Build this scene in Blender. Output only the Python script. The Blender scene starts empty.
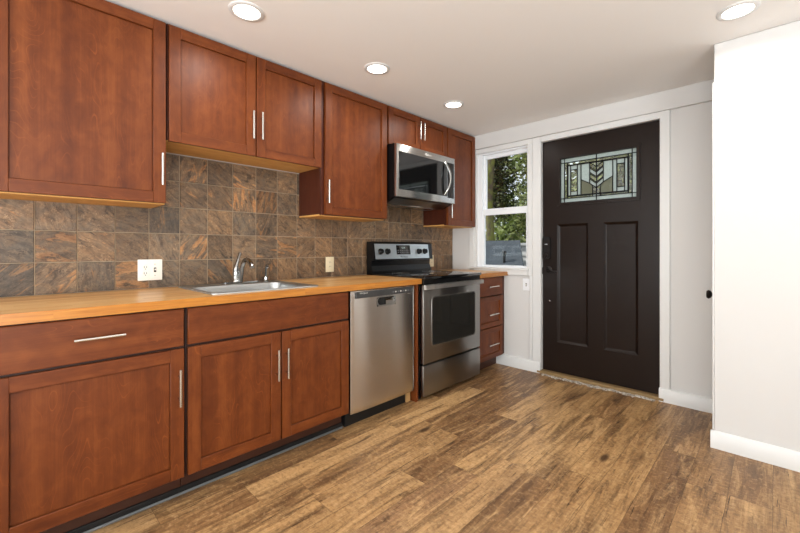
import bpy, bmesh, math, random
from mathutils import Vector, Matrix
C = bpy.context.scene.collection
PI = math.pi
rnd = random.Random(7)

# ---------------------------------------------------------------- camera
cd = bpy.data.cameras.new('camera'); cam = bpy.data.objects.new('camera', cd); C.objects.link(cam)
cam.location = (2.53, 0, 1.137); cam.rotation_euler = (PI/2, 0, math.radians(43.853))
cd.sensor_width = 36; cd.lens = 385.169*36/800
cd.shift_x = -4.964/800; cd.shift_y = -17.82/800
cd.clip_start = 0.02
bpy.context.scene.camera = cam
# ---------------------------------------------------------------- world, sun, large lights, exposure
W = bpy.data.worlds.new('world'); bpy.context.scene.world = W; W.use_nodes = True
W.node_tree.nodes['Background'].inputs[0].default_value = (0.86, 0.93, 1.0, 1)
W.node_tree.nodes['Background'].inputs[1].default_value = 1.15
sd = bpy.data.lights.new('sun', 'SUN'); sd.energy = 4.0; sd.angle = 0.02; sd.color = (1, .95, .86)
so = bpy.data.objects.new('sun', sd); C.objects.link(so); so.location = (-6, 2, 9)
so.rotation_euler = Vector((1, .35, -1.0)).to_track_quat('-Z', 'Y').to_euler()

def area(name, loc, direction, sx, sy, power, color):
    l = bpy.data.lights.new(name, 'AREA'); l.shape = 'RECTANGLE'; l.size = sx; l.size_y = sy
    l.energy = power; l.color = color
    o = bpy.data.objects.new(name, l); C.objects.link(o); o.location = loc
    o.rotation_euler = Vector(direction).to_track_quat('-Z', 'Z').to_euler()
    return o
# unseen area lamps added behind the camera, tilted steeply up to brighten the ceiling
area('rear_fill_uplight', (2.6, -3.3, .95), (0, 1, 2.6), 2.6, 1.6, 285, (.94, .98, 1.0))
area('side_fill_uplight', (4.95, -0.9, .95), (-1, 0.1, 2.6), 2.4, 1.6, 170, (.94, .98, 1.0))
LAMP_W = 3.5
vs = bpy.context.scene.view_settings
vs.view_transform = 'Standard'; vs.look = 'None'; vs.gamma = 1; vs.use_curve_mapping = False
vs.exposure = 0.0

# ================================================================ helpers
def s2l(r, g, b):
    f = lambda c: (c/255/12.92) if c/255 <= .04045 else ((c/255+.055)/1.055)**2.4
    return (f(r), f(g), f(b), 1)

class NT:
    def __init__(s, name):
        s.m = bpy.data.materials.new(name); s.m.use_nodes = True; s.t = s.m.node_tree
        s.b = s.t.nodes['Principled BSDF']; s.out = s.t.nodes['Material Output']
    def n(s, typ, **kw):
        nd = s.t.nodes.new(typ)
        for k, v in kw.items():
            if k.startswith('_'): setattr(nd, k[1:], v)
        for k, v in kw.items():
            if not k.startswith('_'):
                key = int(k[1:]) if (k[0] == 'i' and k[1:].isdigit()) else k.replace('__', ' ')
                s.set(nd.inputs[key], v)
        return nd
    def set(s, inp, v):
        if isinstance(v, bpy.types.NodeSocket): s.t.links.new(v, inp)
        else: inp.default_value = v
    def math(s, op, a, b=None, c=None):
        nd = s.t.nodes.new('ShaderNodeMath'); nd.operation = op
        s.set(nd.inputs[0], a)
        if b is not None: s.set(nd.inputs[1], b)
        if c is not None: s.set(nd.inputs[2], c)
        return nd.outputs[0]
    def mapv(s, v, scale=(1, 1, 1), rot=(0, 0, 0), loc=(0, 0, 0)):
        nd = s.t.nodes.new('ShaderNodeMapping'); s.set(nd.inputs['Vector'], v)
        nd.inputs['Scale'].default_value = scale; nd.inputs['Rotation'].default_value = rot; nd.inputs['Location'].default_value = loc
        return nd.outputs[0]
    def noise(s, v, scale, detail=4, rough=.5, dist=0.0, out=0):
        nd = s.n('ShaderNodeTexNoise', Vector=v, Scale=scale, Detail=detail, Roughness=rough, Distortion=dist)
        return nd.outputs[out]
    def ramp(s, f, stops):
        nd = s.t.nodes.new('ShaderNodeValToRGB'); s.set(nd.inputs[0], f); cr = nd.color_ramp
        while len(cr.elements) < len(stops): cr.elements.new(.5)
        for e, (p, c) in zip(cr.elements, stops):
            e.position = p; e.color = c if len(c) == 4 else (*c, 1)
        return nd.outputs[0]
    def rng(s, f, a, b, c=0., d=1., smooth=False):
        nd = s.t.nodes.new('ShaderNodeMapRange')
        if smooth: nd.interpolation_type = 'SMOOTHSTEP'
        s.set(nd.inputs[0], f)
        for i, x in zip((1, 2, 3, 4), (a, b, c, d)): s.set(nd.inputs[i], x)
        return nd.outputs[0]
    def mix(s, f, a, b, typ='MIX'):
        nd = s.t.nodes.new('ShaderNodeMix'); nd.data_type = 'RGBA'; nd.blend_type = typ
        s.set(nd.inputs[0], f); s.set(nd.inputs[6], a); s.set(nd.inputs[7], b)
        return nd.outputs[2]
    def bump(s, h, strength=.3, dist=.002):
        nd = s.n('ShaderNodeBump', Height=h, Strength=strength, Distance=dist)
        s.t.links.new(nd.outputs[0], s.b.inputs['Normal'])
    def P(s, **kw):
        for k, v in kw.items(): s.set(s.b.inputs[k.replace('__', ' ')], v)
    def coord(s, out='Object'):
        return s.t.nodes.new('ShaderNodeTexCoord').outputs[out]
    def pos(s):
        return s.t.nodes.new('ShaderNodeNewGeometry').outputs['Position']
    def sep(s, v):
        return s.n('ShaderNodeSeparateXYZ', Vector=v).outputs
    def comb(s, x, y, z=0.):
        return s.n('ShaderNodeCombineXYZ', X=x, Y=y, Z=z).outputs[0]

def plain(name, rgb, rough=.5, metal=0., bump=0., bscale=200., **kw):
    t = NT(name); t.P(Base__Color=s2l(*rgb), Roughness=rough, Metallic=metal)
    if bump: t.bump(t.noise(t.coord(), bscale, 3), bump, .001)
    t.P(**kw)
    return t.m

def wood(name, dark, mid, light, rough=.42, fig=1.0):
    t = NT(name); uv = t.coord('UV')                       # u runs along the grain, in metres
    big = t.noise(t.mapv(uv, (1.5, 5.5, 1)), 1.5, 1.0, .4)
    rings = t.math('FRACT', t.math('MULTIPLY', big, 26.0))
    line = t.math('MULTIPLY', t.rng(rings, 0, .12, 1, 0, True), t.rng(t.noise(t.mapv(uv, (2.5, 6, 1)), 1.5, 2), .42, .66, 0, 1, True))
    fine = t.noise(t.mapv(uv, (5, 170, 1)), 1.0, 4, .6)
    band = t.noise(t.mapv(uv, (.5, 14, 1)), 1.0, 3, .5)
    mott = t.noise(t.mapv(uv, (9, 14, 1)), 1.4, 4, .55, .5)
    f = t.math('ADD', t.math('MULTIPLY', band, .6), t.math('MULTIPLY', mott, .4))
    c = t.ramp(f, [(.32, s2l(*dark)), (.5, s2l(*mid)), (.70, s2l(*light))])
    c = t.mix(t.rng(fine, .38, .8, 0, .38), c, s2l(*dark))
    c = t.mix(t.math('MULTIPLY', line, .30*fig), c, s2l(*[min(255, int(x*1.32)) for x in light]))
    t.P(Base__Color=c, Roughness=t.rng(fine, .2, .8, rough-.04, rough+.08), Specular__IOR__Level=.32)
    t.bump(fine, .05, .0006)
    return t.m

M = {}
M['cherry'] = wood('cherry_stained_wood', (84, 37, 12), (108, 53, 20), (131, 70, 30))
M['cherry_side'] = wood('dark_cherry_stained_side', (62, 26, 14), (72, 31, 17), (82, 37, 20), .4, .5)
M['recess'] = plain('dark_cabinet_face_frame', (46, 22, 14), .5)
M['kick'] = plain('dark_brown_toe_kick', (66, 33, 18), .5)
M['underside'] = wood('light_maple_underside', (196, 144, 78), (214, 162, 94), (226, 178, 110), .5, .6)
M['black'] = plain('black_plastic', (9, 9, 10), .28, Specular__IOR__Level=.35)
M['matte_black'] = plain('matte_black', (11, 11, 11), .6)
M['black_glass'] = plain('black_glass', (9, 10, 11), .05, Specular__IOR__Level=.9)
M['oven_glass'] = plain('smoked_oven_glass', (38, 37, 34), .08)
M['trim_white'] = plain('white_gloss_trim_paint', (222, 223, 222), .35)
M['white_wall'] = plain('white_wall_paint', (214, 213, 211), .75, bump=.04, bscale=350)
M['ceiling'] = plain('white_ceiling_paint', (242, 240, 237), .85, bump=.04, bscale=250)
M['vinyl'] = plain('white_window_vinyl', (238, 241, 244), .3)
M['plate'] = plain('white_plastic_plate', (236, 232, 222), .35)
M['ivory'] = plain('ivory_plastic_plate', (226, 213, 180), .35)
M['slot'] = plain('dark_slot', (40, 38, 36), .5)
M['grey_vinyl'] = plain('grey_vinyl_edging', (104, 106, 108), .4)
M['door_brown'] = plain('dark_brown_door_paint', (27, 17, 12), .33, bump=.03, bscale=120, Specular__IOR__Level=.25)
M['bronze'] = plain('dark_bronze_metal', (42, 38, 36), .35, .7)
M['lock_black'] = plain('black_lock_case', (17, 17, 18), .25)
M['chrome'] = plain('chrome', (168, 168, 166), .14, 1.)
M['nickel'] = plain('brushed_nickel', (208, 206, 200), .27, 1.)
M['lead'] = plain('dark_lead_came', (30, 30, 29), .5, .3)
M['block_wood'] = plain('pale_scrap_wood', (190, 150, 96), .7, bump=.2, bscale=40)
M['text_dark'] = plain('dark_print', (60, 62, 64), .5)
M['text_light'] = plain('pale_print', (215, 212, 205), .4)
def steel(name, rgb, axis, rough=.26, aniso=.85):
    t = NT(name); sc = [3, 3, 3]
    for i in range(3):
        if i != axis: sc[i] = 500
    f = t.noise(t.mapv(t.coord(), tuple(sc)), 1.0, 3, .6)
    tg = t.n('ShaderNodeTangent', _direction_type='RADIAL', _axis='Z')
    t.P(Base__Color=t.mix(t.rng(f, .3, .7, 0, .18), s2l(*rgb), s2l(*[int(x*.9) for x in rgb])), Metallic=1.0,
        Roughness=rough, Anisotropic=aniso, Tangent=tg.outputs[0], Anisotropic__Rotation=.25)
    return t.m
M['steel'] = steel('brushed_stainless_steel', (198, 198, 196), 1)
M['steel_v'] = steel('brushed_stainless_steel_vertical', (208, 203, 197), 2, .27)
M['steel_dark'] = steel('dark_stainless_steel', (142, 140, 137), 1, .3)
M['sink_steel'] = plain('satin_sink_steel', (186, 188, 188), .34, 1.)

def butcher():
    t = NT('butcher_block'); p = t.sep(t.pos())
    wv = .043; r = t.math('FLOOR', t.math('DIVIDE', p[0], wv))
    rn = t.n('ShaderNodeTexWhiteNoise', _noise_dimensions='1D', W=r).outputs[0]
    yy = t.math('ADD', p[1], t.math('MULTIPLY', rn, 3.0))
    k = t.math('FLOOR', t.math('DIVIDE', yy, .52))
    sid = t.n('ShaderNodeTexWhiteNoise', _noise_dimensions='3D', Vector=t.comb(r, k, 0.)).outputs[0]
    g = t.noise(t.comb(t.math('MULTIPLY', p[1], 5.), t.math('ADD', t.math('MULTIPLY', p[0], 90.), t.math('MULTIPLY', sid, 40.)), t.math('MULTIPLY', p[2], 90.)), 1.0, 4, .6, .6)
    c = t.ramp(sid, [(0, s2l(192, 138, 76)), (.4, s2l(214, 166, 100)), (.8, s2l(230, 192, 134)), (1, s2l(182, 122, 60))])
    c = t.mix(t.rng(g, .35, .75, 0, .75), c, s2l(170, 110, 50))
    # the oiled front edge is a deeper orange strip of solid wood
    edge = t.rng(p[0], .632, .636, 0, 1)
    c = t.mix(edge, c, t.mix(t.rng(g, .3, .7), s2l(200, 134, 52), s2l(168, 104, 38)))
    fx = t.math('ABSOLUTE', t.math('SUBTRACT', t.math('FRACT', t.math('DIVIDE', p[0], wv)), .5))
    c = t.mix(t.math('MULTIPLY', t.rng(fx, .48, .5, 0, .35), t.math('SUBTRACT', 1., edge)), c, s2l(150, 96, 48))
    t.P(Base__Color=c, Roughness=.34, Coat__Weight=.15, Coat__Roughness=.2)
    return t.m
M['butcher'] = butcher()

def floor_mat():
    t = NT('oak_vinyl_planks'); p = t.sep(t.pos()); w = .1515; L = .93
    x0 = t.math('DIVIDE', t.math('SUBTRACT', p[0], .705-.1515*10), w)
    r = t.math('FLOOR', x0)
    rn = t.n('ShaderNodeTexWhiteNoise', _noise_dimensions='1D', W=t.math('ADD', r, 3.3)).outputs[0]
    yy = t.math('DIVIDE', t.math('ADD', p[1], t.math('MULTIPLY', rn, L)), L)
    k = t.math('FLOOR', yy)
    wn = t.n('ShaderNodeTexWhiteNoise', _noise_dimensions='3D', Vector=t.comb(r, k, 5.1))
    pid = wn.outputs[0]; off = t.math('MULTIPLY', pid, 57.)
    gv = t.comb(t.math('ADD', t.math('MULTIPLY', p[0], 1.0), off), t.math('ADD', p[1], off), off)
    g1 = t.noise(t.mapv(gv, (170, 6, 1)), 1., 6, .65, .3)
    g2 = t.noise(t.mapv(gv, (11, 1.6, 1)), 1., 6, .62, .5)
    g3 = t.noise(t.mapv(gv, (60, 2.6, 1)), 1., 6, .74, .35)
    g4 = t.noise(t.mapv(gv, (46, 60, 1)), 1., 4, .75, .4)
    g5 = t.noise(t.mapv(gv, (22, 2.8, 1)), 1., 7, .70, .6)
    base = t.ramp(pid, [(0, s2l(132, 97, 63)), (.22, s2l(148, 111, 72)), (.48, s2l(164, 126, 83)), (.74, s2l(178, 139, 92)), (.92, s2l(196, 156, 106)), (1, s2l(148, 112, 78))])
    c = t.mix(t.rng(g2, .47, .66, 0, .85), base, s2l(96, 68, 43))
    c = t.mix(t.rng(g5, .49, .33, 0, .75), c, s2l(208, 168, 116))
    c = t.mix(t.rng(g5, .53, .66, 0, .75), c, s2l(82, 57, 37))
    c = t.mix(t.rng(g1, .48, .76, 0, .4), c, s2l(86, 60, 39))
    c = t.mix(t.rng(g4, .50, .68, 0, .5), c, s2l(92, 68, 48))
    c = t.mix(t.rng(g4, .46, .32, 0, .35), c, s2l(214, 180, 134))
    c = t.mix(t.rng(g3, .60, .66, 0, .9, True), c, s2l(54, 36, 24))
    vo = t.n('ShaderNodeTexVoronoi', Vector=t.mapv(gv, (6.5, 2.4, 1)), Scale=1.0, Randomness=1.0)
    kd = t.math('ADD', vo.outputs['Distance'], t.math('MULTIPLY', t.math('SUBTRACT', g4, .5), .10))
    kg = t.rng(t.n('ShaderNodeSeparateColor', Color=vo.outputs['Color']).outputs[0], .58, .6, 0, 1)
    c = t.mix(t.math('MULTIPLY', kg, t.rng(kd, .17, .05, 0, .85, True)), c, s2l(58, 38, 25))
    fx = t.math('ABSOLUTE', t.math('SUBTRACT', t.math('FRACT', x0), .5))
    fy = t.math('ABSOLUTE', t.math('SUBTRACT', t.math('FRACT', yy), .5))
    seam = t.math('MAXIMUM', t.rng(fx, .491, .497, 0, 1), t.rng(fy, .4985, .4995, 0, 1))
    c = t.mix(t.math('MULTIPLY', seam, .6), c, s2l(62, 44, 30))
    t.P(Base__Color=c, Roughness=t.rng(g1, .3, .7, .34, .48), Specular__IOR__Level=.4)
    t.bump(t.math('SUBTRACT', t.math('MULTIPLY', g1, .35), seam), .25, .0012)
    return t.m
M['floor'] = floor_mat()

def slate():
    t = NT('slate_tiles')
    a = t.n('ShaderNodeAttribute', _attribute_name='tile'); col = t.n('ShaderNodeSeparateColor', Color=a.outputs['Color']).outputs
    uv = t.coord('UV')                                      # tile-local metres plus a random offset in z (vector) per tile
    s = t.sep(uv)
    ang = t.math('MULTIPLY', col[2], PI)
    vr = t.n('ShaderNodeVectorRotate', _rotation_type='Z_AXIS', Vector=uv, Angle=ang).outputs[0]
    st = t.noise(t.mapv(vr, (9, 34, 1)), 1., 7, .74, .7)
    st2 = t.noise(t.mapv(vr, (5, 20, 1), (0, 0, 0), (3, 7, 0)), 1., 7, .66, .9)
    st3 = t.noise(t.mapv(vr, (9, 20, 1), (0, 0, 0), (13, 2, 5)), 1., 7, .70, 1.0)
    fn = t.noise(uv, 85, 6, .72)
    lg = t.noise(uv, 14, 4, .6, 1.4)
    grey = t.mix(t.rng(st, .3, .72), s2l(78, 70, 63), s2l(134, 121, 107))
    brown = t.mix(t.rng(st, .3, .72), s2l(104, 77, 53), s2l(170, 137, 103))
    c = t.mix(t.math('ADD', t.math('MULTIPLY', col[0], .75), t.rng(lg, .32, .68, -.15, .6)), grey, brown)
    om = t.rng(t.math('ADD', t.math('MULTIPLY', col[1], .26), st2), .67, .74, 0, 1, True)
    oc = t.mix(t.rng(st, .3, .7), s2l(150, 94, 50), s2l(218, 166, 112))
    c = t.mix(t.math('MULTIPLY', om, .85), c, oc)
    c = t.mix(t.rng(st3, .56, .72, 0, .4), c, s2l(190, 160, 122))
    c = t.mix(t.rng(st3, .47, .33, 0, .85), c, s2l(44, 35, 27))
    c = t.mix(t.rng(fn, .45, .75, 0, .5), c, s2l(62, 52, 44))
    vein = t.rng(t.math('ABSOLUTE', t.math('SUBTRACT', st2, .5)), 0, .014, .65, 0, True)
    c = t.mix(vein, c, s2l(52, 38, 28))
    v2 = t.rng(t.math('ABSOLUTE', t.math('SUBTRACT', t.noise(uv, 11, 5, .7, 1.5), .5)), 0, .010, .55, 0, True)
    c = t.mix(t.math('MULTIPLY', v2, t.rng(lg, .5, .56, 0, 1)), c, s2l(206, 184, 156))
    c = t.mix(1.0, c, t.ramp(a.outputs['Alpha'], [(0, (.50, .49, .47)), (.5, (.84, .81, .75)), (1, (1.26, 1.16, 1.00))]), 'MULTIPLY')
    t.P(Base__Color=c, Roughness=t.rng(fn, .3, .7, .4, .6))
    t.bump(t.math('ADD', t.math('MULTIPLY', st, .8), t.math('MULTIPLY', fn, .5)), .55, .004)
    return t.m
M['slate'] = slate()
M['grout'] = plain('brown_grout', (156, 138, 116), .9)

def emit(name, col, strength):
    t = NT(name); t.P(Base__Color=(1, 1, 1, 1), Emission__Color=col, Emission__Strength=strength); return t.m
M['lens'] = emit('lit_lamp_lens', (1.0, .93, .84, 1), 6.0)
def leafmat(name, stops, rough=.45, trans=.35):
    t = NT(name); a = t.n('ShaderNodeAttribute', _attribute_name='tint').outputs['Fac']
    c = t.ramp(a, stops); t.P(Base__Color=c, Roughness=rough)
    tr = t.n('ShaderNodeBsdfTranslucent', Color=c); mx = t.n('ShaderNodeMixShader', Fac=trans)
    t.t.links.new(t.b.outputs[0], mx.inputs[1]); t.t.links.new(tr.outputs[0], mx.inputs[2]); t.t.links.new(mx.outputs[0], t.out.inputs[0])
    return t.m
M['leaf_dark'] = leafmat('dark_leaves', [(0, s2l(30, 40, 20)), (.5, s2l(62, 72, 36)), (1, s2l(130, 136, 76))])
M['leaf_mid'] = leafmat('olive_leaves', [(0, s2l(60, 70, 34)), (.5, s2l(104, 112, 58)), (1, s2l(176, 182, 112))])
M['leaf_light'] = leafmat('pale_leaves', [(0, s2l(70, 90, 36)), (.5, s2l(150, 168, 84)), (1, s2l(228, 234, 180))])
def bark():
    t = NT('mossy_bark'); p = t.coord(); f = t.noise(t.mapv(p, (14, 14, 3)), 1., 5, .65)
    mo = t.noise(p, 5, 4, .6)
    t.P(Base__Color=t.mix(t.rng(mo, .4, .6), t.mix(f, s2l(60, 50, 38), s2l(120, 104, 84)), s2l(122, 124, 56)), Roughness=.9)
    t.bump(f, .8, .02); return t.m
M['bark'] = bark()
def shingle():
    t = NT('grey_shingle_roof'); f = t.noise(t.pos(), 120, 2, .6); g = t.noise(t.pos(), 8, 3)
    c = t.mix(t.rng(f, .35, .7), s2l(36, 42, 48), s2l(84, 94, 104))
    t.P(Base__Color=t.mix(t.rng(g, .4, .7, 0, .3), c, s2l(36, 40, 44)), Roughness=.9); return t.m
M['shingle'] = shingle()
M['siding'] = plain('white_lap_siding', (226, 228, 228), .6)
M['soil'] = plain('yard_ground', (96, 88, 66), .95)
def glassy(name, col, trans, rough=.0, fac=.12):
    # clear glazing: mostly straight-through light with a glossy surface
    t = NT(name); tr = t.n('ShaderNodeBsdfTransparent', Color=col); gl = t.n('ShaderNodeBsdfGlossy', Color=(1, 1, 1, 1), Roughness=rough)
    lw = t.n('ShaderNodeFresnel', IOR=1.45); mx = t.n('ShaderNodeMixShader', Fac=t.math('MULTIPLY', lw.outputs[0], trans))
    t.t.links.new(tr.outputs[0], mx.inputs[1]); t.t.links.new(gl.outputs[0], mx.inputs[2]); t.t.links.new(mx.outputs[0], t.out.inputs[0])
    return t.m
M['glass'] = glassy('clear_window_glass', (.97, .98, .98, 1), .6)
def frosted(name, col, clear=.2, scale=220):
    t = NT(name); a = t.n('ShaderNodeBsdfTranslucent', Color=col); b = t.n('ShaderNodeBsdfTransparent', Color=col)
    g = t.n('ShaderNodeBsdfGlossy', Color=(1, 1, 1, 1), Roughness=.25)
    nz = t.noise(t.coord(), scale, 3, .6); bp = t.n('ShaderNodeBump', Height=nz, Strength=.5, Distance=.003)
    t.t.links.new(bp.outputs[0], a.inputs['Normal']); t.t.links.new(bp.outputs[0], g.inputs['Normal'])
    m1 = t.n('ShaderNodeMixShader', Fac=t.rng(nz, .3, .7, clear*.5, clear*1.5)); t.t.links.new(a.outputs[0], m1.inputs[1]); t.t.links.new(b.outputs[0], m1.inputs[2])
    m2 = t.n('ShaderNodeMixShader', Fac=.06); t.t.links.new(m1.outputs[0], m2.inputs[1]); t.t.links.new(g.outputs[0], m2.inputs[2])
    t.t.links.new(m2.outputs[0], t.out.inputs[0]); return t.m
M['frost'] = frosted('frosted_glass', (.86, .92, .88, 1), .25)
M['olive'] = frosted('olive_glass', (.42, .43, .30, 1), .12)
M['bevel_glass'] = frosted('textured_clear_glass', (.95, .98, .95, 1), 1.3, 90)

# ---- mesh builder
class MB:
    def __init__(s):
        s.bm = bmesh.new(); s.uv = s.bm.loops.layers.uv.new('UVMap')
    def _merge(s, bm, M4=None):
        me = bpy.data.meshes.new('tmp')
        if M4 is not None: bmesh.ops.transform(bm, matrix=M4, verts=bm.verts)
        bm.to_mesh(me); bm.free(); s.bm.from_mesh(me); bpy.data.meshes.remove(me)
    def box(s, x0, x1, y0, y1, z0, z1, bev=0.0, g=None, seg=1, off=True, rot=None):
        bm = bmesh.new(); uv = bm.loops.layers.uv.new('UVMap')
        bmesh.ops.create_cube(bm, size=1)
        bmesh.ops.scale(bm, vec=(x1-x0, y1-y0, z1-z0), verts=bm.verts)
        bmesh.ops.translate(bm, vec=((x0+x1)/2, (y0+y1)/2, (z0+z1)/2), verts=bm.verts)
        if bev: bmesh.ops.bevel(bm, geom=bm.edges[:], offset=min(bev, .45*min(x1-x0, y1-y0, z1-z0)), segments=seg, affect='EDGES', profile=.5)
        if g is not None:
            o1, o2 = (rnd.uniform(0, 40), rnd.uniform(0, 40)) if off else (0, 0)
            for f in bm.faces:
                n = max(range(3), key=lambda i: abs(f.normal[i]))
                for l in f.loops:
                    c = l.vert.co
                    if n == g: a, b = [c[i] for i in range(3) if i != n]; a *= 6
                    else:
                        a = c[g]; b = [c[i] for i in range(3) if i not in (n, g)][0] + n*.13
                    l[uv].uv = (a+o1, b+o2)
        s._merge(bm, rot); return s
    def tube(s, pts, r, n=12, cap=True):
        pts = [Vector(p) for p in pts]; bm = s.bm; rings = []
        up = None
        for i, p in enumerate(pts):
            d = (pts[min(i+1, len(pts)-1)]-pts[max(i-1, 0)]).normalized()
            if up is None: up = d.orthogonal().normalized()
            a = (up-d*up.dot(d)).normalized(); up = a; b = d.cross(a)
            rr = r[i] if isinstance(r, (list, tuple)) else r
            rings.append([bm.verts.new(p+a*rr*math.cos(2*PI*k/n)+b*rr*math.sin(2*PI*k/n)) for k in range(n)])
        for q, w in zip(rings, rings[1:]):
            for k in range(n): bm.faces.new((q[k], q[(k+1) % n], w[(k+1) % n], w[k]))
        if cap:
            bm.faces.new(rings[0][::-1]); bm.faces.new(rings[-1])
        return s
    def lathe(s, prof, c, axis=(0, 0, 1), n=24):
        q = Vector((0, 0, 1)).rotation_difference(Vector(axis).normalized()); c = Vector(c); bm = s.bm; rings = []
        for r, h in prof:
            if r < 1e-6: rings.append([bm.verts.new(c+q @ Vector((0, 0, h)))])
            else: rings.append([bm.verts.new(c+q @ Vector((r*math.cos(2*PI*k/n), r*math.sin(2*PI*k/n), h))) for k in range(n)])
        for a, b in zip(rings, rings[1:]):
            for k in range(n):
                k2 = (k+1) % n
                if len(a) == 1 and len(b) == 1: continue
                if len(a) == 1: bm.faces.new((a[0], b[k2], b[k]))
                elif len(b) == 1: bm.faces.new((a[k], a[k2], b[0]))
                else: bm.faces.new((a[k], a[k2], b[k2], b[k]))
        return s
    def prism(s, poly, d0, d1, axis=0, g=None):
        # poly: points in the two other axes (in order x,y,z without axis)
        bm = bmesh.new(); uv = bm.loops.layers.uv.new('UVMap'); oth = [i for i in range(3) if i != axis]
        def v(p, d):
            c = [0, 0, 0]; c[axis] = d; c[oth[0]] = p[0]; c[oth[1]] = p[1]; return bm.verts.new(c)
        A = [v(p, d0) for p in poly]; B = [v(p, d1) for p in poly]
        bm.faces.new(A); bm.faces.new(B[::-1])
        for k in range(len(poly)):
            k2 = (k+1) % len(poly); bm.faces.new((A[k], B[k], B[k2], A[k2]))
        bmesh.ops.recalc_face_normals(bm, faces=bm.faces[:])
        s._merge(bm); return s
    def ring(s, outer, inner, d0, d1, axis=0):
        # frame between two loops of equal count
        bm = bmesh.new(); bm.loops.layers.uv.new('UVMap'); oth = [i for i in range(3) if i != axis]
        def v(p, d):
            c = [0, 0, 0]; c[axis] = d; c[oth[0]] = p[0]; c[oth[1]] = p[1]; return bm.verts.new(c)
        L = [[v(p, d) for p in lp] for lp, d in ((outer, d0), (outer, d1), (inner, d1), (inner, d0))]
        n = len(outer)
        for a in range(4):
            b = (a+1) % 4
            for k in range(n):
                k2 = (k+1) % n; bm.faces.new((L[a][k], L[a][k2], L[b][k2], L[b][k]))
        bmesh.ops.recalc_face_normals(bm, faces=bm.faces[:])
        s._merge(bm); return s
    def build(s, name, mat, parent=None, smooth=True, org=None):
        if not s.bm.faces: raise ValueError(name)
        bmesh.ops.recalc_face_normals(s.bm, faces=s.bm.faces[:])
        me = bpy.data.meshes.new(name)
        o = bpy.data.objects.new(name, me); C.objects.link(o)
        if parent is not None:
            w = Vector((0, 0, 0)); p = parent
            while p is not None: w += p.location; p = p.parent
            base = Vector(org) if org is not None else w
            bmesh.ops.translate(s.bm, vec=-base, verts=s.bm.verts)
            o.parent = parent; o.location = base-w
        else:
            if org is None:
                vs_ = [v.co for v in s.bm.verts]
                org = ((min(v.x for v in vs_)+max(v.x for v in vs_))/2, (min(v.y for v in vs_)+max(v.y for v in vs_))/2, min(v.z for v in vs_))
            bmesh.ops.translate(s.bm, vec=-Vector(org), verts=s.bm.verts); o.location = org
        if smooth:
            for f in s.bm.faces: f.smooth = True
        s.bm.to_mesh(me); s.bm.free()
        if smooth: me.set_sharp_from_angle(angle=math.radians(38))
        me.materials.append(M[mat] if isinstance(mat, str) else mat)
        return o

def rrect(a0, a1, b0, b1, r, n=4):
    pts = []
    for cx, cy, st in ((a1-r, b1-r, 0), (a0+r, b1-r, 1), (a0+r, b0+r, 2), (a1-r, b0+r, 3)):
        for k in range(n+1):
            t = PI/2*(st+k/n); pts.append((cx+r*math.cos(t), cy+r*math.sin(t)))
    return pts
def thing(name, label, cat, loc, group=None):
    o = bpy.data.objects.new(name, None); C.objects.link(o); o.location = loc; o.empty_display_size = .05
    o['label'] = label; o['category'] = cat
    if group: o['group'] = group
    return o
def tag(o, label, cat, group=None):
    o['label'] = label; o['category'] = cat
    if group: o['group'] = group
    return o
def struct(o):
    o['kind'] = 'structure'; return o
def text(s, size, mat, parent, M4, name='lettering', depth=.0006, align='CENTER'):
    cu = bpy.data.curves.new('txt', 'FONT'); cu.body = s; cu.size = size; cu.extrude = depth; cu.align_x = align; cu.align_y = 'CENTER'
    tmp = bpy.data.objects.new('txt', cu); C.objects.link(tmp)
    bpy.context.view_layer.update()
    me = bpy.data.meshes.new_from_object(tmp); bpy.data.objects.remove(tmp)
    me.transform(M4)
    mb = MB(); mb.bm.from_mesh(me); bpy.data.meshes.remove(me)
    return mb.build(name, mat, parent, smooth=False)
# local frame for lettering on faces that look towards +x (text reads along +y)
def face_x(x, y, z, tilt=0.):
    return Matrix.Translation((x, y, z)) @ Matrix.Rotation(-tilt, 4, 'Y') @ Matrix(((0, 0, 1, 0), (1, 0, 0, 0), (0, 1, 0, 0), (0, 0, 0, 1)))

# ================================================================ setting
YB = 3.416; ZC = 2.308; ZT = 2.164; XR = 2.278; YR = 2.818; RX = 5.0; RY = -3.4
struct(MB().box(-.1, RX, RY, YB+.02, -.06, 0).build('floor', 'floor'))
struct(MB().box(-.12, RX+.12, RY-.12, YB+.16, ZC, ZC+.1).build('ceiling', 'ceiling'))
struct(MB().box(-.14, -.028, RY, YB, 0, ZC).build('wall_left', 'white_wall'))
# back wall around the window hole and the door hole
WX0, WX1, WZ0, WZ1 = .285, .862, .945, 2.118
DX0, DX1, DZ1 = .982, 1.910, 2.115
b = MB(); y0, y1 = YB, YB+.14
b.box(-.14, WX0, y0, y1, -.06, ZC); b.box(WX0, WX1, y0, y1, -.06, WZ0); b.box(WX0, WX1, y0, y1, WZ1, ZC)
b.box(WX1, DX0, y0, y1, -.06, ZC); b.box(DX0, DX1, y0, y1, DZ1, ZC); b.box(DX1, RX, y0, y1, -.06, ZC)
struct(b.build('wall_back', 'white_wall', smooth=False))
# wall block on the right (a closet), its face to the camera and its side towards the kitchen
struct(MB().box(XR, RX, YR, YB-.001, 0, ZC-.001, .003).build('wall_right', 'white_wall'))
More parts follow.
